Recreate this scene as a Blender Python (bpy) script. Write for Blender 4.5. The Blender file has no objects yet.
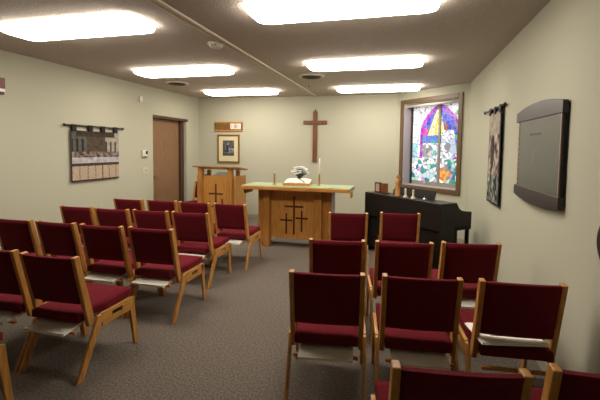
import bpy, bmesh, math, random
from mathutils import Vector, Matrix, noise
random.seed(4)
PI = math.pi
scn = bpy.context.scene
C = scn.collection

# ---------------------------------------------------------------- camera, world, exposure
cam = bpy.data.cameras.new('camera')
cam.sensor_width = 36
cam.lens = 394.9 / 600 * 36
cam.shift_y = -26.84 / 600
cam.clip_start = .05
co = bpy.data.objects.new('camera', cam); C.objects.link(co)
yaw, pitch, roll = 0.25945700, 0.06283173, 0.01210988
fwd = Vector((-math.sin(yaw) * math.cos(pitch), math.cos(yaw) * math.cos(pitch), -math.sin(pitch)))
right = Vector((math.cos(yaw), math.sin(yaw), 0)); up = right.cross(fwd)
r2 = right * math.cos(roll) + up * math.sin(roll); u2 = up * math.cos(roll) - right * math.sin(roll)
M = Matrix((r2, u2, -fwd)).transposed().to_4x4(); M.translation = (0, 0, 1.55)
co.matrix_world = M
scn.camera = co
w = bpy.data.worlds.new('world'); scn.world = w; w.use_nodes = True
w.node_tree.nodes['Background'].inputs[0].default_value = (.75, .85, 1, 1)
w.node_tree.nodes['Background'].inputs[1].default_value = .6
vs = scn.view_settings
vs.view_transform = 'Standard'; vs.look = 'None'; vs.exposure = 0; vs.gamma = 1; vs.use_curve_mapping = False
LAMP = 19       # fluorescent lens radiance
GLASS = .46      # daylight through the stained glass

XL, XR, YB, H, YF = -4.53, .989, 8.096, 2.64, -2.2
FA = Vector((-.1725, 8.096)); FB = Vector((.989, 6.8885))     # the diagonal window wall

# ---------------------------------------------------------------- helpers
def lin(h):
    h = h.lstrip('#'); v = [int(h[i:i+2], 16) / 255 for i in (0, 2, 4)]
    return [(c / 12.92 if c <= .04045 else ((c + .055) / 1.055) ** 2.4) for c in v] + [1]

def mat(name, col, rough=.6, metal=0, bump=None, var=None, emit=None, spec=.5, attr=None, coat=0):
    """bump=(scale, strength); var=(scale, hex2, stretch xyz)"""
    m = bpy.data.materials.new(name); m.use_nodes = True
    nt = m.node_tree; N = nt.nodes; K = nt.links
    b = N['Principled BSDF']
    b.inputs['Base Color'].default_value = lin(col)
    b.inputs['Roughness'].default_value = rough; b.inputs['Metallic'].default_value = metal
    b.inputs['Specular IOR Level'].default_value = spec
    b.inputs['Coat Weight'].default_value = coat
    tc = N.new('ShaderNodeTexCoord')
    if var:
        mp = N.new('ShaderNodeMapping'); mp.inputs['Scale'].default_value = var[2]
        n = N.new('ShaderNodeTexNoise'); n.inputs['Scale'].default_value = var[0]; n.inputs['Detail'].default_value = 6
        n.inputs['Roughness'].default_value = .65
        r = N.new('ShaderNodeValToRGB'); r.color_ramp.elements[0].color = lin(col); r.color_ramp.elements[1].color = lin(var[1])
        r.color_ramp.elements[0].position = .35; r.color_ramp.elements[1].position = .65
        K.new(tc.outputs['Object'], mp.inputs[0]); K.new(mp.outputs[0], n.inputs['Vector'])
        K.new(n.outputs['Fac'], r.inputs[0]); K.new(r.outputs[0], b.inputs['Base Color'])
    if attr:
        a = N.new('ShaderNodeAttribute'); a.attribute_name = 'Col'
        K.new(a.outputs['Color'], b.inputs['Base Color'])
        if emit: K.new(a.outputs['Color'], b.inputs['Emission Color'])
    if bump:
        n2 = N.new('ShaderNodeTexNoise'); n2.inputs['Scale'].default_value = bump[0]; n2.inputs['Detail'].default_value = 3
        bu = N.new('ShaderNodeBump'); bu.inputs['Strength'].default_value = bump[1]; bu.inputs['Distance'].default_value = .01
        K.new(tc.outputs['Object'], n2.inputs['Vector']); K.new(n2.outputs['Fac'], bu.inputs['Height'])
        K.new(bu.outputs[0], b.inputs['Normal'])
    if emit:
        if not attr: b.inputs['Emission Color'].default_value = lin(emit[0])
        b.inputs['Emission Strength'].default_value = emit[1]
    return m

def wood(name, a, b_, axis='z', rough=.45):
    s = {'z': (9, 9, .9), 'x': (.9, 9, 9), 'y': (9, .9, 9)}[axis]
    return mat(name, a, rough, var=(4.5, b_, s), bump=(60, .04))

m_wall = mat('wall_paint', '#B7B7A5', .9, bump=(180, .10), spec=.2)
m_wallr = m_wall
m_ceil = mat('ceiling_texture', '#cfc7bd', .95, bump=(70, 1), var=(95, '#aea59b', (1, 1, 1)), spec=.1)
m_carpet = mat('carpet', '#544c45', 1, bump=(260, 1.0), var=(75, '#8f857b', (1, 1, 1)), spec=.1)
m_oak = wood('honey_oak', '#a87030', '#cb954e')
m_oaky = wood('honey_oak_along_y', '#a87030', '#cb954e', 'y')
m_oakx = wood('honey_oak_along_x', '#a87030', '#cb954e', 'x')
m_altar = wood('altar_oak', '#9c672a', '#bd853e', rough=.4)
m_altarp = wood('altar_oak_pale', '#ae7634', '#c8914a', rough=.4)
m_altarx = wood('altar_oak_top', '#a26d32', '#c28b48', 'x', .35)
m_cross = wood('cross_wood', '#5d3114', '#7e4a24')
m_inlay = mat('inlay_wood', '#4a2108', .5)
m_fab = mat('burgundy_fabric', '#570f19', .95, bump=(420, .35), var=(300, '#6e1a25', (1, 1, 1)), spec=.15)
m_fab.node_tree.nodes['Principled BSDF'].inputs['Sheen Weight'].default_value = .15
m_fab.node_tree.nodes['Principled BSDF'].inputs['Sheen Tint'].default_value = lin('#c04050')
m_white = mat('white_paper', '#f4f0e6', .7)
m_plastic = mat('white_plastic', '#d6d2c4', .5)
m_page = mat('booklet_cover', '#f0ece0', .6)
m_dark = mat('dark_metal', '#1d1815', .45)
m_black = mat('satin_black', '#120f0c', .55, spec=.3)
m_piano = mat('piano_black_brown', '#17110e', .4, spec=.35)
m_keyw = mat('ivory_keys', '#e9e6da', .3)
m_lens = mat('lamp_lens', '#ffffff', .4, emit=('#fff4e4', LAMP))
m_hous = mat('lamp_housing', '#d8d2c8', .5)
m_trimw = wood('window_trim_wood', '#54402a', '#705738')
m_door = wood('door_veneer', '#7a5a40', '#8d6c50')
m_doorf = mat('door_frame_paint', '#4a3426', .5)
m_vent = mat('vent_cone', '#5b5348', .6)
m_rail = mat('ceiling_strip', '#dbd0c0', .6)
m_base = mat('baseboard_paint', '#a09a8a', .5)
m_green = mat('green_cloth', '#9cae88', .9, bump=(300, .2))
m_gold = mat('gold_fringe', '#c79a34', .7, bump=(200, .4))
m_brass = mat('brass', '#b98f45', .3, metal=.9)
m_wax = mat('wax', '#eeeadc', .5)
m_grey = mat('pale_grey_laminate', '#aaa6a2', .6)
m_pict = mat('picture_print', '#808080', .7, attr=True)
m_cloth = mat('woven_picture', '#808080', .95, attr=True, bump=(350, .3))
m_glass = mat('stained_glass', '#808080', .2, attr=True, emit=('#ffffff', GLASS))
m_glass.node_tree.nodes['Principled BSDF'].inputs['Base Color'].links and None
m_sash = mat('sash_grey', '#8e8a82', .5)
m_reveal = mat('reveal_paint', '#a9a5ac', .6)
m_red = mat('alarm_red', '#5e1210', .4)
m_frameg = wood('gilt_frame', '#6b4a1e', '#8e6a34')
m_mat = mat('mat_board', '#d9cfa8', .8)
m_plum = mat('plum_wood', '#2d2324', .4, bump=(60, .05))
m_board = mat('grey_board', '#4b4d47', .3, coat=.15)
m_gbtext = mat('faint_print', '#2e2f2b', .4)
m_bronze = mat('bronze_frame', '#3d2a20', .4)
m_pink = mat('rosy_insert', '#b99588', .5)
m_ivory = mat('ivory_figure', '#d8cdb0', .45)
m_carved = wood('carved_wood', '#8a5c30', '#b5854c')
m_silver = mat('silver_petals', '#f0f0f2', .6)
m_stem = mat('dark_leaves', '#3a3d42', .7)

def bm_obj(name, bm, m, parent=None, smooth=False):
    bmesh.ops.recalc_face_normals(bm, faces=bm.faces)
    me = bpy.data.meshes.new(name); bm.to_mesh(me); bm.free()
    for q in (m if isinstance(m, (list, tuple)) else [m]): me.materials.append(q)
    if smooth:
        for p in me.polygons: p.use_smooth = True
    o = bpy.data.objects.new(name, me); C.objects.link(o)
    if parent: o.parent = parent
    return o

def box(bm, x0, x1, y0, y1, z0, z1, bev=0, seg=2, mi=0, M=None):
    t = bmesh.new(); bmesh.ops.create_cube(t, size=1)
    for v in t.verts:
        v.co = ((x0 + x1) / 2 + v.co.x * (x1 - x0), (y0 + y1) / 2 + v.co.y * (y1 - y0), (z0 + z1) / 2 + v.co.z * (z1 - z0))
    if bev: bmesh.ops.bevel(t, geom=t.edges[:], offset=bev, segments=seg, affect='EDGES', profile=.5)
    merge(bm, t, mi, M)

def merge(bm, t, mi=0, M=None):
    if M is not None: bmesh.ops.transform(t, matrix=M, verts=t.verts)
    for f in t.faces: f.material_index = mi
    me = bpy.data.meshes.new('tmp'); t.to_mesh(me); t.free(); bm.from_mesh(me); bpy.data.meshes.remove(me)

def prism(bm, pts, axis, lo, hi, bev=0, mi=0, M=None):
    """pts in the two other axes (cyclic order y,z / x,z / x,y)"""
    t = bmesh.new(); vs_ = []
    for k in (lo, hi):
        vs_.append([t.verts.new({'x': (k, a, b), 'y': (a, k, b), 'z': (a, b, k)}[axis]) for a, b in pts])
    n = len(pts)
    t.faces.new(vs_[0]); t.faces.new(vs_[1][::-1])
    for i in range(n): t.faces.new((vs_[0][i], vs_[0][(i+1) % n], vs_[1][(i+1) % n], vs_[1][i]))
    bmesh.ops.recalc_face_normals(t, faces=t.faces)
    if bev: bmesh.ops.bevel(t, geom=t.edges[:], offset=bev, segments=2, affect='EDGES', profile=.5)
    merge(bm, t, mi, M)

def lathe(bm, prof, seg=16, loc=(0, 0, 0), mi=0):
    t = bmesh.new(); rings = []
    for r, z in prof:
        rings.append([t.verts.new((loc[0] + r * math.cos(2*PI*i/seg), loc[1] + r * math.sin(2*PI*i/seg), loc[2] + z)) for i in range(seg)])
    for a, b in zip(rings, rings[1:]):
        for i in range(seg): t.faces.new((a[i], a[(i+1) % seg], b[(i+1) % seg], b[i]))
    t.faces.new(rings[0][::-1]); t.faces.new(rings[-1])
    merge(bm, t, mi)

def rod(bm, p, q, r, seg=10, mi=0):
    p, q = Vector(p), Vector(q); d = q - p
    t = bmesh.new(); bmesh.ops.create_cone(t, cap_ends=True, segments=seg, radius1=r, radius2=r, depth=d.length)
    merge(bm, t, mi, Matrix.Translation((p + q) / 2) @ Vector((0, 0, 1)).rotation_difference(d).to_matrix().to_4x4())

def part(name, m, parent, fn, smooth=False):
    bm = bmesh.new(); fn(bm); return bm_obj(name, bm, m, parent, smooth)

def bpart(name, m, parent, *a, bev=.003, **k):
    return part(name, m, parent, lambda bm: box(bm, *a, bev=bev, **k))

def tag(o, label, cat, group=None):
    o['label'] = label; o['category'] = cat
    if group: o['group'] = group
    return o

def thing(name, label, cat, loc=(0, 0, 0), rz=0, group=None):
    o = bpy.data.objects.new(name, None); C.objects.link(o)
    o.empty_display_size = .1
    o.location = loc; o.rotation_euler = (0, 0, rz)
    return tag(o, label, cat, group)

def struct(name, m, fn, parent=None, smooth=False):
    o = part(name, m, parent, fn, smooth)
    if not parent: o['kind'] = 'structure'
    return o

def dup(root, loc, rz, label, group=None):
    r = root.copy(); C.objects.link(r); r.location = loc; r.rotation_euler = (0, 0, rz); r['label'] = label
    if group: r['group'] = group
    for ch in list(root.children):
        c = ch.copy(); C.objects.link(c); c.parent = r
        for g in list(ch.children):
            d = g.copy(); C.objects.link(d); d.parent = c
    return r

def painted(name, w_, h_, nx, ny, fn, m, parent, thick=.004, wave=0):
    """a sheet in local x,z, front facing -y, with the picture as face colours; fn(u,v) -> hex or rgb"""
    bm = bmesh.new(); cl = bm.loops.layers.float_color.new('Col')
    def yy(u, v): return wave * math.sin(u * 9 + v * 2)
    F = [[bm.verts.new((u / nx * w_, yy(u / nx, v / ny), v / ny * h_)) for u in range(nx + 1)] for v in range(ny + 1)]
    Bk = [[bm.verts.new((u / nx * w_, thick + yy(u / nx, v / ny), v / ny * h_)) for u in range(nx + 1)] for v in range(ny + 1)]
    def col(f, u, v):
        c = fn(min(max(u, 0), .9999), min(max(v, 0), .9999)); c = lin(c) if isinstance(c, str) else list(c) + [1] * (4 - len(c))
        for l in f.loops: l[cl] = c
    for v in range(ny):
        for u in range(nx):
            col(bm.faces.new((F[v][u], F[v][u+1], F[v+1][u+1], F[v+1][u])), (u+.5)/nx, (v+.5)/ny)
            col(bm.faces.new((Bk[v][u], Bk[v+1][u], Bk[v+1][u+1], Bk[v][u+1])), (u+.5)/nx, (v+.5)/ny)
    for v in range(ny):
        for k in (0, nx):
            col(bm.faces.new((F[v][k], F[v+1][k], Bk[v+1][k], Bk[v][k])), k/nx, (v+.5)/ny)
    for u in range(nx):
        for k in (0, ny):
            col(bm.faces.new((F[k][u], Bk[k][u], Bk[k][u+1], F[k][u+1])), (u+.5)/nx, k/ny)
    return bm_obj(name, bm, m, parent)

def mix(a, b, t):
    a = lin(a) if isinstance(a, str) else a; b = lin(b) if isinstance(b, str) else b
    return [a[i] + (b[i] - a[i]) * t for i in range(3)] + [1]

# ---------------------------------------------------------------- room shell
T = .2
struct('floor', m_carpet, lambda bm: box(bm, XL - T, XR + T, YF - T, YB + T, -.1, 0))
struct('ceiling', m_ceil, lambda bm: box(bm, XL - T, XR + T, YF - T, YB + T, H, H + .1))
struct('wall_right', m_wallr, lambda bm: box(bm, XR, XR + T, YF - T, FB.y + .0, 0, H))
struct('wall_back', m_wall, lambda bm: box(bm, XL - T, FA.x, YB, YB + T, 0, H))
struct('wall_front', m_wall, lambda bm: box(bm, XL - T, XR + T, YF - T, YF, 0, H))
# left wall with the door opening
DY0, DY1, DZ = 6.40, 7.63, 2.14
def wl(bm):
    box(bm, XL - T, XL, YF, DY0, 0, H); box(bm, XL - T, XL, DY1, YB, 0, H); box(bm, XL - T, XL, DY0, DY1, DZ, H)
struct('wall_left', m_wall, wl)
# diagonal wall, local x runs along the wall from the back-wall fold to the right-wall corner, local -y faces the room
dw = (FB - FA); WL = dw.length; wang = math.atan2(dw.y, dw.x)
WM = Matrix.Translation((FA.x, FA.y, 0)) @ Matrix.Rotation(wang, 4, 'Z')
U0, U1, W0, W1 = .19, 1.465, .875, 2.42       # clear opening
def wd(bm):
    box(bm, 0, U0, 0, .27, 0, H, M=WM); box(bm, U1, WL, 0, .27, 0, H, M=WM)
    box(bm, U0, U1, 0, .27, 0, W0, M=WM); box(bm, U0, U1, 0, .27, W1, H, M=WM)
struct('wall_diagonal', m_wall, wd)

# baseboards
struct('baseboard_left', m_base, lambda bm: (box(bm, XL, XL + .012, YF, DY0 - .0, 0, .09), box(bm, XL, XL + .012, DY1, YB, 0, .09)))
struct('baseboard_right', m_base, lambda bm: box(bm, XR - .012, XR, YF, FB.y - .02, 0, .09))
struct('baseboard_back', m_base, lambda bm: box(bm, XL + .012, FA.x - .01, YB - .012, YB, 0, .09))
struct('baseboard_diagonal', m_base, lambda bm: box(bm, .02, WL - .02, -.012, 0, 0, .09, M=WM))

# door, recessed in its opening
d = struct('door_1', m_door, lambda bm: box(bm, XL - .15, XL - .11, DY0 + .05, DY1 - .19, .01, DZ - .05, bev=.002))
def dfr(bm):
    box(bm, XL - .17, XL - .07, DY0, DY0 + .05, 0, DZ, bev=.003); box(bm, XL - .17, XL - .06, DY1 - .19, DY1 - .07, 0, DZ, bev=.003)
    box(bm, XL - .17, XL - .0, DY0 + .0, DY1 - .0, DZ - .055, DZ, bev=.003)
struct('door_frame', m_doorf, dfr, d)
def dpl(bm):
    box(bm, XL - .18, XL - .0, DY1 - .07, DY1, 0, DZ - .055)
struct('door_reveal', m_wall, dpl, d)
struct('door_handle', m_brass, lambda bm: (rod(bm, (XL - .11, DY0 + .13, .98), (XL - .06, DY0 + .13, .98), .012), rod(bm, (XL - .06, DY0 + .13, .98), (XL - .06, DY0 + .24, .98), .01)), d)

# window: casing, reveal, sash with two stained panes, blind
win = struct('window_1', m_trimw, lambda bm: [
    box(bm, U0 - .08, U0 + .0, -.025, 0, W0 - .08, W1 + .08, bev=.004, M=WM),
    box(bm, U1 - .0, U1 + .08, -.025, 0, W0 - .08, W1 + .08, bev=.004, M=WM),
    box(bm, U0, U1, -.025, 0, W1, W1 + .08, bev=.004, M=WM),
    box(bm, U0, U1, -.025, 0, W0 - .08, W0, bev=.004, M=WM)])
struct('window_reveal', m_reveal, lambda bm: [
    box(bm, U0, U0 + .012, 0, .24, W0, W1, M=WM), box(bm, U1 - .012, U1, 0, .24, W0, W1, M=WM),
    box(bm, U0, U1, 0, .24, W1 - .012, W1, M=WM), box(bm, U0, U1, 0, .24, W0, W0 + .012, M=WM)], win)
GU0, GU1, GW0, GW1, GM, GY = U0 + .045, U1 - .03, W0 + .085, W1 - .03, .90, .20
struct('window_sash', m_sash, lambda bm: [
    box(bm, U0 + .012, GU0, GY - .01, GY + .03, W0 + .012, W1 - .012, bev=.003, M=WM),
    box(bm, GU1, U1 - .012, GY - .01, GY + .03, W0 + .012, W1 - .012, bev=.003, M=WM),
    box(bm, GU0, GU1, GY - .01, GY + .03, W0 + .012, GW0, bev=.003, M=WM),
    box(bm, GU0, GU1, GY - .01, GY + .03, GW1, W1 - .012, bev=.003, M=WM),
    box(bm, GM - .025, GM + .025, GY - .02, GY + .03, GW0, GW1, bev=.003, M=WM)], win)
struct('sash_edge', m_dark, lambda bm: box(bm, GU0 - .02, GU0 + .012, GY - .03, GY - .01, W0 + .02, W1 - .03, M=WM), win)

rs = random.Random(11)
cells = [(rs.random(), rs.random() * 1.25, rs.random()) for _ in range(300)]
grid = {}
for c in cells: grid.setdefault((int(c[0] * 10), int(c[1] * 10)), []).append(c)
def arch_d(x, y):      # signed position relative to a pointed arch: 0 inside, 1 border, 2 outside
    cx = .545; half = .385
    y0 = .62
    def inside(hh, top):
        if y < y0: return abs(x - cx) < hh
        t = (y - y0) / (top - y0)
        return t < 1 and abs(x - cx) < hh * (1 - t ** 1.9) ** .75
    if not inside(half, 1.0): return 2
    return 0 if inside(half - .06, .93) else 1
def scene_col(x, y, k):
    a = arch_d(x, y)
    if y < .30:
        if (x - .66) ** 2 * 1.0 + (y - .11) ** 2 * 1.7 < .0135: return ('#e88a1c', '#f0a838', '#e0701a')[int(k * 3)]
        if k < .30: return ('#159a94', '#2a8f7e', '#1f7c8c')[int(k * 10) % 3]
        if k < .36: return '#c58be0'
        return ('#f4f6fa', '#c4cfe4', '#eef2ff', '#9fd0cc')[int(k * 13) % 4]
    if (x - .86) ** 2 + (y - .27) ** 2 * 1.5 < .005: return '#9a30b8'
    if a == 1: return ('#a12cc0', '#8c24b4', '#b844c8')[int(k * 3)]
    if a == 2:
        if x > .72 and y > .68 and abs(math.hypot(x - .92, (y - .83) * 1.2) - .09) < .02: return '#4fa878'
        return ('#f6f8ff', '#eef2fa', '#fbfbff')[int(k * 3)] if x > .12 or y > .5 else '#9cc8d8'
    if (x - .67) ** 2 * 1.2 + (y - .70) ** 2 * 1.1 < .0022: return '#8c4a28'            # hair
    if abs(x - .71) < .10 + (.66 - y) * .22 and .26 < y < .665: return ('#eef0f6', '#c6d0e6', '#dfe4f2', '#aab8d4')[int(k * 4)]
    if (x - .30) ** 2 * .9 + (y - .40) ** 2 * 2.2 < .017: return ('#8c8f96', '#b9bcc4', '#d6d8de', '#74808c')[int(k * 4)]
    if y > .60:
        ang = math.degrees(math.atan2(x - .53, 1.02 - y))
        if -27 < ang < 16: return ('#f6e68a', '#f7f2cc', '#eed24a', '#fbf8ea')[int((ang + 30) / 9) % 4]
        if x < .32 and y < .70: return '#c73ca8'
        return ('#3a3fd0', '#4a58de', '#3246c0')[int(k * 3)]
    if y > .50: return ('#3a58d8', '#19a39c', '#4f6ce0')[int(k * 3)] if x < .6 else ('#2fb878', '#3b50d4')[int(k * 2)]
    if x > .80: return ('#26b26c', '#39c488', '#1e9c70')[int(k * 3)]
    return ('#cfd8ea', '#eef2f8', '#59b8b0', '#b6c6e0', '#f2f2f8')[int(k * 5)]
def stained(x, y):
    yy = y * 1.25
    best = []
    gx, gy = int(x * 10), int(yy * 10)
    for i in (-1, 0, 1):
        for j in (-1, 0, 1):
            for c in grid.get((gx + i, gy + j), ()):
                best.append((math.hypot(c[0] - x, c[1] - yy), c))
    if not best: return scene_col(x, y, .5)
    best.sort(key=lambda q: q[0])
    if len(best) > 1 and best[1][0] - best[0][0] < .0062: return '#7c828e'
    a = scene_col(x, y, best[0][1][2])
    return a
GW = GU1 - GU0
for a, b in ((GU0, GM - .025), (GM + .025, GU1)):
    p = painted('window_pane', b - a, GW1 - GW0, int((b - a) * 130), 190,
                lambda u, v, a=a, b=b: stained((a + u * (b - a) - GU0) / GW, v), m_glass, win, thick=.006)
    p.matrix_local = WM @ Matrix.Translation((a, GY, GW0))
bl = thing('roller_blind', 'white rolled-up blind across the top of the stained glass window', 'blind')
bl.matrix_world = WM
part('roll', m_plastic, bl, lambda bm: rod(bm, (U0 + .03, .055, W1 - .045), (U1 - .02, .055, W1 - .045), .028, 14), True)
for a in (U0 + .013, U1 - .03): part('bracket', m_plastic, bl, lambda bm: box(bm, a, a + .017, .02, .09, W1 - .08, W1 - .012))
cd = part('cord', m_plastic, bl, lambda bm: rod(bm, (.74, .02, W1 - .05), (.74, .02, .98), .002, 6))
part('cord_tassel', m_ivory, cd, lambda bm: lathe(bm, [(.004, .05), (.008, .04), (.018, 0)][::-1], 10, (.74, .02, .94)))

# ceiling strip
def cs(bm):
    x = -1.815
    box(bm, x - .012, x + .022, YF, YB, H - .018, H, bev=.003)
    box(bm, x - .07, x - .058, YF, YB, H - .008, H)
struct('trim_1', m_rail, cs)

# ---------------------------------------------------------------- ceiling lights
def stadium(w_, h_, r, n=8):
    pts = []
    for cx, cy, a0 in ((w_/2 - r, h_/2 - r, 0), (-w_/2 + r, h_/2 - r, 90), (-w_/2 + r, -h_/2 + r, 180), (w_/2 - r, -h_/2 + r, 270)):
        for i in range(n + 1):
            a = math.radians(a0 + 90 * i / n); pts.append((cx + r * math.cos(a), cy + r * math.sin(a)))
    return pts
cl = thing('ceiling_light', '', 'ceiling light', (0, 0, H), 0, 'fluorescent ceiling lights')
part('housing', m_hous, cl, lambda bm: prism(bm, stadium(1.40, .36, .05), 'z', -.012, 0))
def lens(bm):
    levels = [(1.41, .39, .075, -.012), (1.425, .40, .08, -.03), (1.41, .385, .08, -.054), (1.36, .33, .08, -.066)]
    t = bmesh.new(); rg = []
    for w_, h_, r, z in levels: rg.append([t.verts.new((x, y, z)) for x, y in stadium(w_, h_, r)])
    n = len(rg[0])
    for a, b in zip(rg, rg[1:]):
        for i in range(n): t.faces.new((a[i], a[(i+1) % n], b[(i+1) % n], b[i]))
    t.faces.new(rg[0]); t.faces.new(rg[-1]); merge(bm, t)
part('lens', m_lens, cl, lens)
spots = [(-.50, 3.01, 'glowing ceiling light nearest the camera, right of the ceiling strip'),
         (-.53, 5.05, 'middle glowing ceiling light of the three right of the ceiling strip'),
         (-.50, 7.12, 'farthest ceiling light right of the strip, beside the stained glass window'),
         (-2.91, 3.01, 'large ceiling light at the upper left corner, nearest the left wall front'),
         (-3.06, 5.05, 'middle glowing ceiling light of the three left of the ceiling strip'),
         (-3.08, 7.12, 'farthest ceiling light left of the strip, above the wooden number board')]
for i, (x, y, lb) in enumerate(spots):
    if i == 0: cl.location = (x, y, H); cl['label'] = lb
    else: dup(cl, (x, y, H), 0, lb)

# ---------------------------------------------------------------- chairs
def chair(label):
    t = thing('stacking_chair', label, 'chair', group=None)
    # origin: floor below the top edge of the back; faces +y
    for s in (-1, 1):
        o0, o1 = s * .223, s * .243            # outer side boards
        lo, hi = min(o0, o1), max(o0, o1)
        part('leg', m_oak, t, lambda bm: prism(bm, [(-.035, 0), (.02, 0), (.235, .385), (.165, .385)], 'x', lo, hi, .004))
        part('leg', m_oak, t, lambda bm: prism(bm, [(.545, 0), (.590, 0), (.545, .385), (.485, .385)], 'x', lo, hi, .004))
        def rl(bm):
            box(bm, lo, hi, .20, .525, .365, .39); box(bm, lo, hi, .205, .52, .295, .328)
            box(bm, lo, hi, .20, .30, .327, .366); box(bm, lo, hi, .41, .523, .327, .366)
        part('side_rail', m_oaky, t, rl)
        pl_, ph = sorted((s * .192, s * .222))
        part('back_post', m_oak, t, lambda bm: prism(bm, [(.105, .33), (.165, .33), (.035, .835), (-.012, .83)], 'x', pl_, ph, .005))
    def back(bm):
        t2 = bmesh.new(); bmesh.ops.create_cube(t2, size=1)
        bmesh.ops.subdivide_edges(t2, edges=t2.edges[:], cuts=7, use_grid_fill=True)
        for v in t2.verts:
            x, y, z = v.co * 2
            ex = max(abs(x), abs(z)); round_ = 1 - max(0, ex - .86) ** 2 * 18
            yy = y * .021 * max(.35, round_)
            zz = .66 + z * .165
            yc = .085 - (zz - .50) * .257 - .0 - .012 * (1 - x * x)
            v.co = (x * .192, yc + yy, zz)
        merge(bm, t2)
    part('backrest', m_fab, t, back, True)
    def seat(bm):
        t2 = bmesh.new(); bmesh.ops.create_cube(t2, size=1)
        bmesh.ops.subdivide_edges(t2, edges=t2.edges[:], cuts=9, use_grid_fill=True)
        for v in t2.verts:
            x, y, z = v.co * 2
            e = max(abs(x), abs(y)); f = max(0, (e - .8) / .2)
            zz = z * .036 * (1 - .35 * f * f)
            crown = .012 * (1 - x * x) * (1 - y * y) if z > 0 else 0
            wd_ = .221 if y > -.35 else .19
            X = x * wd_; Y = .297 + y * .252
            v.co = (X, Y, .415 + zz + crown + y * .012)
        merge(bm, t2)
    part('seat', m_fab, t, seat, True)
    part('stretcher', m_oakx, t, lambda bm: box(bm, -.2, .2, .125, .15, .366, .388, bev=.003))
    part('stretcher', m_oakx, t, lambda bm: box(bm, -.223, .223, .47, .495, .335, .37, bev=.003))
    part('book_rack', m_oakx, t, lambda bm: (box(bm, -.192, .192, .01, .03, .314, .3305), box(bm, -.223, .223, .165, .185, .332, .346)))
    return t
proto = [None]
def booklet(x, y, z, rz, label, tilt=.0, open_=False):
    t = thing('booklet', label, 'booklet', (x, y, z), rz, None if open_ else 'booklets in the racks under the chairs')
    t.rotation_euler = (tilt if open_ else r_(6), 0, rz)
    if open_:
        part('cover', m_page, t, lambda bm: box(bm, -.185, .185, -.135, .135, 0, .006, bev=.001))
        part('page', m_white, t, lambda bm: box(bm, -.178, .178, -.129, .129, .006, .012, bev=.001))
        part('printed_line', m_gbtext, t, lambda bm: [box(bm, -.10 + .03 * (k % 2), .10 - .05 * (k % 3 == 0), .06 - k * .026, .066 - k * .026, .012, .0125) for k in range(5)])
    else:
        part('cover', m_page, t, lambda bm: (box(bm, -.16, .16, -.12, .12, 0, .003), box(bm, -.16, .16, -.12, .12, .013, .016), box(bm, -.16, -.156, -.12, .12, .003, .013)))
        part('page', m_white, t, lambda bm: box(bm, -.156, .157, -.117, .117, .003, .013))
    return t
bproto = [None]
def place(x, y, rz, label, group, book=None):
    if proto[0] is None:
        c = proto[0] = chair(label); c.location = (x, y, 0); c.rotation_euler = (0, 0, rz); c['group'] = group
    else: c = dup(proto[0], (x, y, 0), rz, label, group)
    R = Matrix.Rotation(rz, 3, 'Z'); 
    if book:
        p = Vector((x, y, 0)) + R @ Vector((0, .075, .3385))
        if bproto[0] is None: bproto[0] = booklet(p.x, p.y, p.z, rz, book)
        else: dup(bproto[0], p, rz, book).rotation_euler = (r_(6), 0, rz)
    return c
GL, GR = 'burgundy chairs in the left block', 'burgundy chairs in the right block'
r_ = math.radians
def row(xs, ys, rots, rname, names, G, books):
    for x, y, a, nm, bk in zip(xs, ys, rots, names, books):
        place(x, y, r_(a), 'burgundy oak-framed chair, ' + rname + ', ' + nm, G,
              ('white booklet under chair, ' + rname.replace(' from the altar','') + ', ' + nm) if bk else None)
row((-2.15, -2.645, -3.14, -3.64), (4.60, 4.59, 4.60, 4.57), (1, 1, 1, 2), 'left block row nearest the altar',
    ('at the aisle', 'second from the aisle', 'third from the aisle', 'by the left wall'), GL, (1, 1, 1, 1))
row((-2.275, -2.765, -3.255, -3.75), (3.85, 3.83, 3.80, 3.80), (1, 1, 1, 2), 'left block second row from the altar',
    ('at the aisle', 'second from the aisle', 'third from the aisle', 'by the left wall'), GL, (1, 1, 1, 1))
row((-2.16, -2.655, -3.17, -3.67), (2.99, 2.96, 2.96, 2.95), (1, 1, 0, 1), 'left block third row from the altar',
    ('at the aisle', 'second from the aisle', 'third from the aisle', 'at the photo left edge'), GL, (1, 1, 1, 1))
row((-2.245, -2.77), (2.035, 2.055), (1, 0), 'left block fourth row from the altar', ('at the aisle', 'cut by the photo left edge'), GL, (1, 1))
row((-2.46,), (1.18,), (2,), 'lowest in the left corner', ('only its seat corner and leg in view',), GL, (0,))
row((-.60, -.035), (4.40, 4.58), (9, 6), 'right block row beside the black piano', ('at the aisle', 'nearer the right wall'), GR, (0, 0))
row((-.50, .015, .52), (3.05, 3.14, 3.27), (9, 9, 9), 'right block second row from the piano', ('at the aisle', 'middle of three', 'beside the right wall'), GR, (0, 0, 1))
row((-.420, .114, .643), (2.215, 2.295, 2.36), (8, 7, 5), 'right block third row from the piano', ('at the aisle', 'middle of three', 'beside the right wall'), GR, (1, 1, 0))
row((.197, .712), (1.345, 1.46), (9, 5), 'right block row closest to the camera', ('middle of the photo', 'at the photo right edge'), GR, (0, 0))
booklet(.598, 2.508, .464, r_(12), 'open white booklet lying on the chair seat beside the right wall', 0, True)
place(-4.03, 7.45, PI, 'burgundy chair tucked behind the lectern at the back wall', 'chair behind the lectern')

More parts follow.
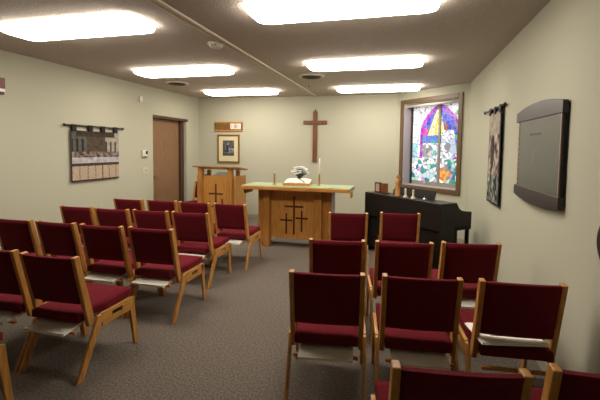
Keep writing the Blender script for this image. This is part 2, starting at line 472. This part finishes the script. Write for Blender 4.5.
# ---------------------------------------------------------------- altar
al = thing('altar_table', 'oak altar table with three inlaid crosses, under the wall cross', 'altar', (0, 0, 0))
part('tabletop', m_altarx, al, lambda bm: box(bm, -2.42, -.76, 5.60, 6.24, 0.917, .968, bev=.004))
part('back_panel', m_altar, al, lambda bm: box(bm, -2.2, -1.10, 6.16, 6.19, .10, 0.917))
part('front_panel', m_altarp, al, lambda bm: box(bm, -2.045, -1.30, 5.90, 5.925, .13, 0.917, bev=.002))
part('front_panel', m_altar, al, lambda bm: (box(bm, -2.25, -2.14, 5.90, 5.93, .03, 0.917, bev=.002)))
part('front_panel', m_altar, al, lambda bm: (box(bm, -1.205, -1.065, 5.90, 5.93, .03, 0.917, bev=.002)))
sp = part('side_panel', m_grey, al, lambda bm: box(bm, -1.085, -1.065, 5.93, 6.25, .03, 0.917)); sp['label'] = 'pale grey side panel'
part('side_panel', m_altar, al, lambda bm: box(bm, -2.25, -2.23, 5.93, 6.25, .03, 0.917))
for a in (-2.145, -1.31):
    part('pillar', m_altar, al, lambda bm: box(bm, a, a + .105, 5.83, 5.94, 0, 0.917, bev=.004))
def crosses(bm, y, specs):
    for x, z0, z1, za, hw, t in specs:
        box(bm, x - t, x + t, y - .006, y + .002, z0, z1, bev=.001); box(bm, x - hw, x + hw, y - .0065, y + .002, za - t, za + t, bev=.001)
part('inlaid_cross', m_inlay, al, lambda bm: crosses(bm, 5.90, [(-1.655, .20, .80, .64, .15, .014)]))
part('inlaid_cross', m_inlay, al, lambda bm: crosses(bm, 5.90, [(-1.78, .20, .53, .42, .10, .013)]))
part('inlaid_cross', m_inlay, al, lambda bm: crosses(bm, 5.90, [(-1.53, .25, .58, .46, .10, .013)]))
cl_ = thing('altar_cloth', 'pale green altar cloth with gold ends on the altar table', 'cloth')
def cloth(bm):
    z = .9685
    prism(bm, [(-2.431, .91), (-2.424, .91), (-2.424, z), (-.756, z), (-.756, .92), (-.749, .92), (-.749, z + .006), (-2.431, z + .006)], 'y', 5.66, 6.22)
part('runner', m_green, cl_, cloth)
part('fringe', m_gold, cl_, lambda bm: box(bm, -2.437, -2.424, 5.72, 6.1, .83, .91, bev=.004))
part('fringe', m_gold, cl_, lambda bm: box(bm, -.757, -.743, 5.68, 5.92, .83, .915, bev=.004))
ZT = .9748
def candlestick(x, y, label, taper):
    t = thing('candlestick', label, 'candlestick', (x, y, ZT), 0, 'brass candlesticks on the altar')
    part('stem', m_brass, t, lambda bm: lathe(bm, [(.032, 0), (.034, .006), (.02, .014), (.008, .03), (.014, .045), (.018, .055), (.008, .07), (.016, .085), (.02, .095), (.008, .11), (.014, .125), (.018, .135), (.008, .15), (.014, .17), (.017, .18)], 14), True)
    part('candle', m_wax, t, lambda bm: lathe(bm, [(.010, .18), (.009, .18 + taper), (.003, .184 + taper)], 10), True)
candlestick(-1.99, 5.93, 'brass candlestick at the left end of the altar, with a short candle', .015)
candlestick(-1.275, 5.98, 'brass candlestick with a tall white taper, right of the open book', .24)
bs = thing('book_stand', 'low wooden book stand holding the open book on the altar', 'book stand', (-1.61, 5.94, ZT), r_(4))
def wedge(bm, d0, z0, z1, t): prism(bm, [(-d0, z0), (d0, z1), (d0, z1 + t), (-d0, z0 + t)], 'x', -.21, .21, .002)
part('slope', m_altarp, bs, lambda bm: prism(bm, [(-.13, 0), (.13, 0), (.13, .075), (-.13, .022)], 'x', -.21, .21, .002))
part('ledge', m_altarp, bs, lambda bm: box(bm, -.21, .21, -.145, -.13, 0, .042, bev=.002))
ob = thing('open_book', 'large open white book on the wooden stand on the altar', 'book', (-1.61, 5.94, ZT + .0505), r_(4))
ob.rotation_euler = (math.atan2(.053, .26), 0, r_(4))
def pages(bm, s):
    pts = [(0, 0), (.195, 0), (.195, .012), (.12, .026), (.05, .03), (0, .012)]
    prism(bm, [(s * a, b) for a, b in pts], 'y', -.122, .122)
part('page_block', m_white, ob, lambda bm: pages(bm, -1)); part('page_block', m_white, ob, lambda bm: pages(bm, 1))
part('ribbon', m_dark, ob, lambda bm: prism(bm, [(-.01, .10), (.0, .10), (.135, -.11), (.12, -.125)], 'z', .0305, .033))
fl = thing('flower_bouquet', 'white and silver flower bouquet behind the open book', 'flowers', (-1.63, 6.12, ZT))
rf = random.Random(5)
part('vase', m_stem, fl, lambda bm: lathe(bm, [(.03, 0), (.045, .02), (.05, .06), (.035, .10), (.04, .12)], 14), True)
def leafs(bm):
    for i in range(46):
        a, b = rf.random() * 2 * PI, rf.random() * 1.3
        p = Vector((math.cos(a) * math.sin(b) * .13, math.sin(a) * math.sin(b) * .08, .14 + math.cos(b) * .11))
        rod(bm, (0, 0, .10), p, .0035, 5)
part('foliage', m_stem, fl, leafs)
for i in range(38):
    a, b = rf.random() * 2 * PI, .15 + rf.random() * 1.35
    p = Vector((math.cos(a) * math.sin(b) * .135, math.sin(a) * math.sin(b) * .085, .15 + math.cos(b) * .125))
    def pet(bm):
        for k in range(6):
            t = bmesh.new(); bmesh.ops.create_icosphere(t, subdivisions=1, radius=1)
            an = k * PI / 3
            merge(bm, t, 0, Matrix.Translation(p) @ Matrix.Rotation(an, 4, 'Z') @ Matrix.Rotation(-.5, 4, 'Y') @ Matrix.Translation((.018, 0, 0)) @ Matrix.Diagonal((.019, .011, .005, 1)))
    part('blossom', m_silver, fl, pet, True)

# ---------------------------------------------------------------- lectern
le = thing('lectern', 'oak lectern with a sloped top and inlaid cross, left of the altar', 'lectern', (0, 0, 0))
part('slope_top', m_altarx, le, lambda bm: prism(bm, [(6.44, 1.19), (6.92, 1.125), (6.92, 1.155), (6.44, 1.215)], 'x', -3.74, -2.85, .003))
for a in (-3.665, -3.075):
    part('pillar', m_altar, le, lambda bm: box(bm, a, a + .08, 6.50, 6.60, 0, 1.18, bev=.004))
part('front_panel', m_altarp, le, lambda bm: box(bm, -3.60, -3.06, 6.57, 6.595, .08, 1.03, bev=.002))
part('side_panel', m_altar, le, lambda bm: box(bm, -2.975, -2.945, 6.56, 7.05, 0, 1.03, bev=.003))
part('side_panel', m_altar, le, lambda bm: box(bm, -3.71, -3.68, 6.56, 6.97, 0, 1.03, bev=.003))
part('rear_post', m_altar, le, lambda bm: (box(bm, -3.66, -3.60, 6.84, 6.90, 0, 1.12), box(bm, -3.06, -3.0, 6.84, 6.90, 0, 1.12)))
part('shelf', m_altarx, le, lambda bm: box(bm, -3.68, -2.985, 6.60, 6.95, .985, 1.01))
part('inlaid_cross', m_inlay, le, lambda bm: crosses(bm, 6.57, [(-3.335, .36, .88, .70, .14, .014)]))
part('inlaid_cross', m_inlay, le, lambda bm: crosses(bm, 6.57, [(-3.21, .36, .61, .50, .075, .013)]))
part('inlaid_cross', m_inlay, le, lambda bm: crosses(bm, 6.57, [(-3.46, .30, .56, .46, .075, .013)]))
tag(part('paper_stack', m_white, None, lambda bm: [box(bm, -3.40 + k * .002, -3.12 + k * .002, 6.66, 6.84, 1.0105 + k * .011, 1.0205 + k * .011, bev=.001) for k in range(6)]),
    'stack of white papers on the shelf inside the lectern', 'papers')

# ---------------------------------------------------------------- piano (local x along the case from its far end, y towards the player)
PM = (-.577, 6.065); pa = math.atan2(4.98 - 6.065, .433 + .577); PLn = math.hypot(4.98 - 6.065, 1.01)
pi_ = thing('console_piano', 'black console piano standing diagonally below the stained glass window', 'piano', (PM[0], PM[1], 0), pa)
prof = [(0, 0), (.26, 0), (.26, .61), (.55, .61), (.55, .775), (.44, .785), (.37, .80), (.32, .83), (.30, .86), (.29, .88), (0, .88)]
part('end_panel', m_piano, pi_, lambda bm: prism(bm, prof, 'x', 0, .035, .003))
part('end_panel', m_piano, pi_, lambda bm: prism(bm, prof, 'x', PLn - .035, PLn, .003))
part('lid', m_piano, pi_, lambda bm: box(bm, .0, PLn, .0, .285, .881, .90, bev=.004))
part('back_panel', m_piano, pi_, lambda bm: box(bm, .035, PLn - .035, .004, .024, .56, .88, bev=.002))
part('back_panel', m_piano, pi_, lambda bm: box(bm, .035, PLn - .035, .06, .08, .08, .53, bev=.002))
part('front_board', m_piano, pi_, lambda bm: box(bm, .035, PLn - .035, .27, .285, .74, .88))
part('keybed', m_piano, pi_, lambda bm: box(bm, .035, PLn - .035, .10, .54, .61, .69, bev=.003))
part('cheek_block', m_piano, pi_, lambda bm: (box(bm, .036, .10, .29, .54, .69, .76), box(bm, PLn - .10, PLn - .036, .29, .54, .69, .76)))
kw = (PLn - .20) / 52
for nm, mt, fn in (('white_keys', m_keyw, lambda bm: [box(bm, .10 + i * kw + .0008, .10 + (i + 1) * kw - .0008, .36, .53, .69, .715) for i in range(52)]),
                   ('black_keys', m_black, lambda bm: [box(bm, .10 + i * kw - .006, .10 + i * kw + .006, .34, .45, .715, .728) for i in range(1, 52) if i % 7 not in (2, 5)])):
    part(nm, mt, pi_, fn)
part('lower_panel', m_piano, pi_, lambda bm: box(bm, .035, PLn - .035, .22, .24, .10, .56))
part('pedal', m_brass, pi_, lambda bm: [box(bm, PLn/2 + k * .08 - .012, PLn/2 + k * .08 + .012, .24, .33, .04, .055, bev=.003) for k in (-1, 0, 1)])
part('music_desk', m_black, pi_, lambda bm: prism(bm, [(.225, .90), (.24, .90), (.275, 1.015), (.26, 1.015)], 'x', .38, 1.16, .004))
PR = Matrix.Translation((PM[0], PM[1], 0)) @ Matrix.Rotation(pa, 4, 'Z')
def onp(lx, ly, z=.9005): return (PR @ Vector((lx, ly, z)))
bp = onp(.80, .83, 0)
be = thing('piano_bench', 'black piano bench between the piano and the window corner', 'bench', bp, pa)
part('seat', m_black, be, lambda bm: box(bm, -.34, .34, -.16, .16, .45, .52, bev=.012))
for a in (-1, 1):
    for b in (-1, 1): part('leg', m_black, be, lambda bm: box(bm, a * .30 - .02, a * .30 + .02, b * .12 - .02, b * .12 + .02, 0, .45))

# on the piano
p = onp(.16, .12); t = thing('picture_frame', 'dark double picture frame standing at the left end of the piano', 'picture frame', p, pa + r_(6))
part('frame', m_bronze, t, lambda bm: (box(bm, -.062, .062, -.012, .012, 0, .155, bev=.003)), False)
part('insert', m_pink, t, lambda bm: box(bm, -.035, .035, -.0135, -.0115, .02, .135))
wing = part('frame', m_cross, t, lambda bm: prism(bm, [(.066, -.008), (.155, .045), (.150, .057), (.061, .004)], 'z', 0, .145))
p = onp(.36, .10); tag(part('notebook', m_black, None, lambda bm: box(bm, -.06, .06, -.03, .03, 0, .015, bev=.002)), 'small flat black notebook beside the double frame on the piano', 'notebook').matrix_world = Matrix.Translation(p) @ Matrix.Rotation(pa, 4, 'Z')
p = onp(.655, .06); t = thing('carved_figure', 'tall carved wooden figure with an outstretched arm on the piano', 'figurine', p, pa)
part('body', m_carved, t, lambda bm: lathe(bm, [(.044, 0), (.044, .015), (.034, .025), (.037, .10), (.030, .14), (.036, .19), (.034, .235), (.018, .243), (.024, .258), (.024, .28), (.010, .30)], 14), True)
part('arm', m_carved, t, lambda bm: rod(bm, (0, 0, .225), (.095, -.01, .25), .008, 8))
part('hand', m_red, t, lambda bm: lathe(bm, [(.004, 0), (.010, .008), (.004, .018)], 8, (.10, -.01, .242)))
p = onp(.55, .09); t = tag(part('small_figurine', m_bronze, None, lambda bm: lathe(bm, [(.022, 0), (.022, .008), (.012, .016), (.018, .05), (.010, .065), (.013, .08), (.004, .095)], 12), True), 'small dark figurine left of the tall carved figure on the piano', 'figurine'); t.location = p
chess = [(.03, 0), (.03, .012), (.017, .025), (.012, .06), (.018, .074), (.011, .084), (.015, .10), (.015, .112), (.005, .124)]
for lx, lb in ((.80, 'ivory candle holder directly right of the tall carved figure'), (.945, 'ivory candle holder before the music desk, second from the carved figure')):
    p = onp(lx, .07); t = tag(part('candle_holder', m_ivory, None, lambda bm: lathe(bm, chess, 14), True), lb, 'candle holder', 'ivory candle holders on the piano'); t.location = p
p = onp(1.10, .12); t = thing('desk_bell', 'small silver bell near the right end of the piano top', 'bell', p, pa)
part('dome', mat('silver_metal', '#9a9a9c', .3, metal=.8), t, lambda bm: lathe(bm, [(.035, 0), (.034, .008), (.028, .02), (.012, .032), (.002, .035)], 14), True)
part('button', m_brass, t, lambda bm: lathe(bm, [(.004, .034), (.006, .04), (.003, .044)], 8))

# ---------------------------------------------------------------- on the back wall
wc = thing('wall_cross', 'brown wooden cross hanging high on the back wall above the altar', 'cross', (-1.83, YB, 0))
part('upright', m_cross, wc, lambda bm: box(bm, -.045, .045, -.035, -.005, 1.27, 2.32, bev=.005))
part('crossbar', m_cross, wc, lambda bm: box(bm, -.25, .25, -.038, -.006, 2.055, 2.13, bev=.005))
part('hanger', m_dark, wc, lambda bm: rod(bm, (0, -.012, 2.32), (0, -.012, 2.36), .012, 8))
nb = thing('number_board', 'small wooden number board with white cards above the framed picture', 'sign', (0, YB, 0))
part('board', m_frameg, nb, lambda bm: box(bm, -4.14, -3.46, -.018, -.002, 1.905, 2.115, bev=.004))
part('rail', m_altarp, nb, lambda bm: (box(bm, -4.14, -3.46, -.028, -.018, 1.905, 1.935, bev=.002), box(bm, -4.14, -3.46, -.028, -.018, 2.085, 2.115, bev=.002)))
for k, ch in enumerate('181'):
    x0 = -3.745 + k * .085
    c = part('number_card', m_white, nb, lambda bm: box(bm, x0, x0 + .075, -.026, -.0185, 1.955, 2.075, bev=.001))
    cu = bpy.data.curves.new('digit', 'FONT'); cu.body = ch; cu.size = .12; cu.align_x = 'CENTER'; cu.extrude = .0008
    o = bpy.data.objects.new('digit', cu); C.objects.link(o); o.parent = c; cu.materials.append(m_dark)
    bpy.context.view_layer.update()
    me = bpy.data.meshes.new_from_object(o.evaluated_get(bpy.context.evaluated_depsgraph_get())); bpy.data.objects.remove(o)
    o = bpy.data.objects.new('digit', me); C.objects.link(o); o.parent = c
    o.location = (x0 + .0375, -.0275, 1.973); o.rotation_euler = (PI/2, 0, 0)
fp = thing('framed_picture', 'framed dark picture with cream mat on the back wall above the lectern', 'picture', (0, YB, 0))
FX0, FX1, FZ0, FZ1 = -4.06, -3.53, 1.21, 1.835
part('frame', m_frameg, fp, lambda bm: (box(bm, FX0, FX0 + .035, -.03, -.002, FZ0, FZ1, bev=.004), box(bm, FX1 - .035, FX1, -.03, -.002, FZ0, FZ1, bev=.004),
     box(bm, FX0 + .03, FX1 - .03, -.03, -.002, FZ1 - .035, FZ1, bev=.004), box(bm, FX0 + .03, FX1 - .03, -.03, -.002, FZ0, FZ0 + .035, bev=.004)))
part('mat_board', m_mat, fp, lambda bm: box(bm, FX0 + .03, FX1 - .03, -.016, -.008, FZ0 + .03, FZ1 - .03))
def pic(u, v):
    n = noise.noise(Vector((u * 6, v * 8, 1)))
    if abs(u - .42) < .10 * (1.05 - v) + .03 and .25 < v < .72: return mix('#14181f', '#3a4250', .4 + n)
    if abs(u - .48) < .07 and .68 < v < .82: return '#a7a49a'
    if u > .45 and .2 < v < .5: return mix('#5c6068', '#9a9aa0', .5 + n)
    return mix('#30343a', '#5c6064', .5 + n * .8 + (v - .5) * .3)
pp = painted('print', .27, .34, 30, 38, pic, m_pict, fp, .003); pp.location = (FX0 + .13, -.0195, FZ0 + .155)

# ---------------------------------------------------------------- left wall hanging (a plain woven stand-in), door-side fittings
def left_tap(u, v):        # plain woven blocks and bands
    n = noise.noise(Vector((u * 14, v * 14, 3))); n2 = noise.noise(Vector((u * 50, v * 50, 7)))
    if u < .02 or v < .025: return '#3a322c'
    if v < .30: return mix('#4a3a30', '#5a463a', .5) if (u * 6.5) % 1 < .09 else mix('#a08a74', '#c0b09c', .5 + n2)
    if v < .36: return mix('#2c2824', '#4b4038', .5 + n2)
    if v < .47: return mix('#9c9aa0', '#bdbcc0', .5 + n)
    if v < .58: return mix('#4a3a34', '#8a7a72', .5 + n * 1.3 + n2)
    if v > .88 and .10 < u < .9: return mix('#43352b', '#2e2620', .5 + n)
    if .30 < u < .70: return mix('#3e352b', '#544838', .5 + n)
    if u <= .30: return '#24231f' if (u * 10) % 1 < .4 and v < .84 else mix('#4b4e44', '#5e6056', .5 + n)
    return '#3a342e' if (u * 10) % 1 < .35 and v < .80 else mix('#8f8a80', '#aaa49a', .5 + n)
TL = Matrix.Translation((XL, 0, 0)) @ Matrix.Rotation(PI/2, 4, 'Z')      # local x -> +y, local -y -> +x (into the room)
lt = thing('wall_hanging', 'square woven wall hanging on a rod on the left wall', 'tapestry'); lt.matrix_world = TL
part('rod', m_dark, lt, lambda bm: (rod(bm, (4.40, -.03, 1.835), (5.56, -.03, 1.835), .011, 10), [lathe(bm, [(.008, -.02), (.018, 0), (.008, .02)], 8, (x, -.03, 1.835)) for x in (4.40, 5.56)]))
for x in (4.56, 4.86, 5.11, 5.38): part('tab', m_black, lt, lambda bm: box(bm, x - .04, x + .04, -.046, -.014, 1.755, 1.85, bev=.004))
tp = painted('cloth', .95, .73, 90, 70, left_tap, m_cloth, lt, .005, .003); tp.location = (4.50, -.032, 1.035)
th = thing('thermostat', 'small beige thermostat on the left wall above the switch plate', 'thermostat'); th.matrix_world = TL
part('body', m_plastic, th, lambda bm: box(bm, 6.06, 6.20, -.03, -.001, 1.36, 1.48, bev=.005))
part('dial', m_dark, th, lambda bm: (box(bm, 6.15, 6.195, -.036, -.029, 1.41, 1.47), box(bm, 6.07, 6.19, -.034, -.029, 1.362, 1.374)))
sw = thing('light_switch', 'pale double light switch plate beside the brown door', 'light switch'); sw.matrix_world = TL
part('plate', mat('switch_plate', '#c2bca8', .5), sw, lambda bm: box(bm, 6.07, 6.24, -.008, -.001, 1.06, 1.18, bev=.002))
for k in (6.115, 6.195): part('toggle', m_ivory, sw, lambda bm: box(bm, k - .006, k + .006, -.022, -.008, 1.105, 1.135, bev=.002))
fa = thing('fire_alarm', 'red fire alarm strobe at the upper left edge of the photo', 'alarm'); fa.matrix_world = TL
part('body', m_red, fa, lambda bm: box(bm, 3.43, 3.58, -.05, -.001, 2.19, 2.315, bev=.006))
part('strobe', m_white, fa, lambda bm: box(bm, 3.455, 3.575, -.055, -.001, 2.155, 2.192, bev=.006))
part('speaker_base', m_dark, fa, lambda bm: box(bm, 3.445, 3.57, -.045, -.001, 2.125, 2.156, bev=.004))
ws = tag(part('wall_sensor', m_plastic, None, lambda bm: box(bm, 6.02, 6.09, -.025, -.001, 2.33, 2.43, bev=.004)), 'small off-white sensor box high on the left wall near the door', 'sensor'); ws.matrix_world = TL

# ---------------------------------------------------------------- right wall: local x -> -y, local -y -> -x
TR = Matrix.Translation((XR, 0, 0)) @ Matrix.Rotation(-PI/2, 4, 'Z')
def right_tap(u, v):       # u from far edge to near edge
    n = noise.noise(Vector((u * 5, v * 9, 5))); n2 = noise.noise(Vector((u * 12, v * 18, 9)))
    if u > .92 or u < .03 or v < .02: return '#191815'
    if .36 < v < .76 and abs(u - .42 - .05 * math.sin(v * 9)) < .17 * math.sin((v - .36) / .40 * PI) ** .7: return mix('#241f1e', '#3a3230', .5 + n2)
    if v > .76: return mix('#8d8377', '#a9a094', .5 + n + n2)
    if v > .32: return mix('#5c4440', '#b3a598', .45 + n * 1.2 + n2)
    return mix('#232c24', '#8f948a', .35 + n * 1.1 + n2 * 1.5)
rt = thing('wall_hanging', 'narrow woven banner on a rod on the right wall beside the window', 'tapestry'); rt.matrix_world = TR
part('rod', m_dark, rt, lambda bm: (rod(bm, (-5.44, -.03, 2.02), (-4.42, -.03, 2.02), .011, 10), [lathe(bm, [(.008, -.02), (.02, 0), (.008, .02)], 8, (x, -.03, 2.02)) for x in (-5.44, -4.42)]))
for x in (-5.06, -4.82, -4.58): part('tab', m_black, rt, lambda bm: box(bm, x - .04, x + .04, -.046, -.014, 1.955, 2.036, bev=.004))
tp = painted('cloth', .60, 1.02, 60, 90, right_tap, m_cloth, rt, .006, .003); tp.location = (-5.12, -.034, .955)
# memorial board: arched plum bars above and below a grey glazed board
mb = thing('display_board', 'grey glazed display board with arched dark wood bars on the right wall', 'display board'); mb.matrix_world = TR
def arc(x0, x1, zb, ze, zm, n=14):
    top = [(x0 + (x1 - x0) * i / n, ze + (zm - ze) * (1 - (2 * i / n - 1) ** 2)) for i in range(n + 1)]
    return [(x0, zb)] + top + [(x1, zb)]
X0, X1 = -3.89, -2.83
part('top_bar', m_plum, mb, lambda bm: prism(bm, arc(X0, X1, 1.795, 1.875, 1.92), 'y', -.044, -.01, .004))
part('bottom_bar', m_plum, mb, lambda bm: prism(bm, arc(X0, X1, 1.255, 1.175, 1.14), 'y', -.044, -.01, .004))
part('backing', m_black, mb, lambda bm: box(bm, X0 + .03, X1 - .005, -.028, -.004, 1.20, 1.86))
part('glazed_board', m_board, mb, lambda bm: box(bm, X0 + .09, X1 - .035, -.036, -.028, 1.255, 1.795))
part('edge_strip', mat('rosy_metal_edge', '#9a8580', .35), mb, lambda bm: box(bm, X1 - .035, X1 - .02, -.040, -.028, 1.255, 1.795, bev=.002))
part('spiral_binding', m_carved, mb, lambda bm: [box(bm, X0 + .045, X0 + .09, -.038, -.028, 1.272 + k * .043, 1.295 + k * .043, bev=.003) for k in range(12)])
part('heading_print', m_gbtext, mb, lambda bm: [box(bm, -3.52 + k * .030, -3.497 + k * .030, -.0368, -.0355, 1.672, 1.686) for k in range(9)])
part('emblem_print', m_pict if False else mat('pale_emblem', '#63655d', .4), mb, lambda bm: prism(bm, [(-3.42, 1.46), (-3.36, 1.46), (-3.35, 1.53), (-3.39, 1.60), (-3.43, 1.53)], 'y', -.0368, -.0355))
pq = thing('wall_plaque', 'dark patterned oval plaque cut off by the right edge of the photo', 'plaque'); pq.matrix_world = TR
def oval(a, b): return [(-2.135 + a * math.cos(2*PI*i/28), 1.105 + b * math.sin(2*PI*i/28)) for i in range(28)]
part('rim', m_dark, pq, lambda bm: prism(bm, oval(.19, .15), 'y', -.03, -.005, .004))
part('face', m_plum, pq, lambda bm: prism(bm, oval(.16, .12), 'y', -.036, -.03, .002))

# ---------------------------------------------------------------- ceiling fittings
def vent(x, y, label):
    t = thing('ceiling_vent', label, 'vent', (x, y, H), 0, 'round ceiling vents')
    part('rim', m_plastic, t, lambda bm: lathe(bm, [(.20, -.002), (.20, -.008), (.165, -.02), (.155, -.018), (.155, -.002)], 28))
    for r in (.125, .085, .045): part('cone', m_vent, t, lambda bm: lathe(bm, [(r, -.012), (r + .02, -.02), (r + .018, -.024), (r - .004, -.016)], 24))
    part('throat', m_dark, t, lambda bm: lathe(bm, [(.155, -.001), (.155, -.004)], 24))
vent(-1.40, 5.87, 'round ceiling vent right of the ceiling strip'); vent(-3.80, 6.06, 'round ceiling vent near the left wall')
sd = thing('smoke_detector', 'white smoke detector on the ceiling beside the strip', 'smoke detector', (-1.95, 3.85, H))
part('base', m_plastic, sd, lambda bm: lathe(bm, [(.085, 0), (.085, -.012), (.08, -.018)], 20))
part('body', m_plastic, sd, lambda bm: lathe(bm, [(.07, -.018), (.07, -.03), (.055, -.048), (.02, -.052)], 20))
part('slot', m_dark, sd, lambda bm: box(bm, -.03, .035, -.072, -.058, -.036, -.028))
sk = thing('sprinkler_head', 'small pendant sprinkler head on the ceiling behind the round vent', 'sprinkler', (-1.61, 6.6, H))
part('escutcheon', m_plastic, sk, lambda bm: lathe(bm, [(.035, 0), (.032, -.008), (.01, -.012)], 16))
part('nozzle', m_brass, sk, lambda bm: lathe(bm, [(.01, -.012), (.009, -.04), (.022, -.044), (.022, -.048), (.003, -.05)], 12))
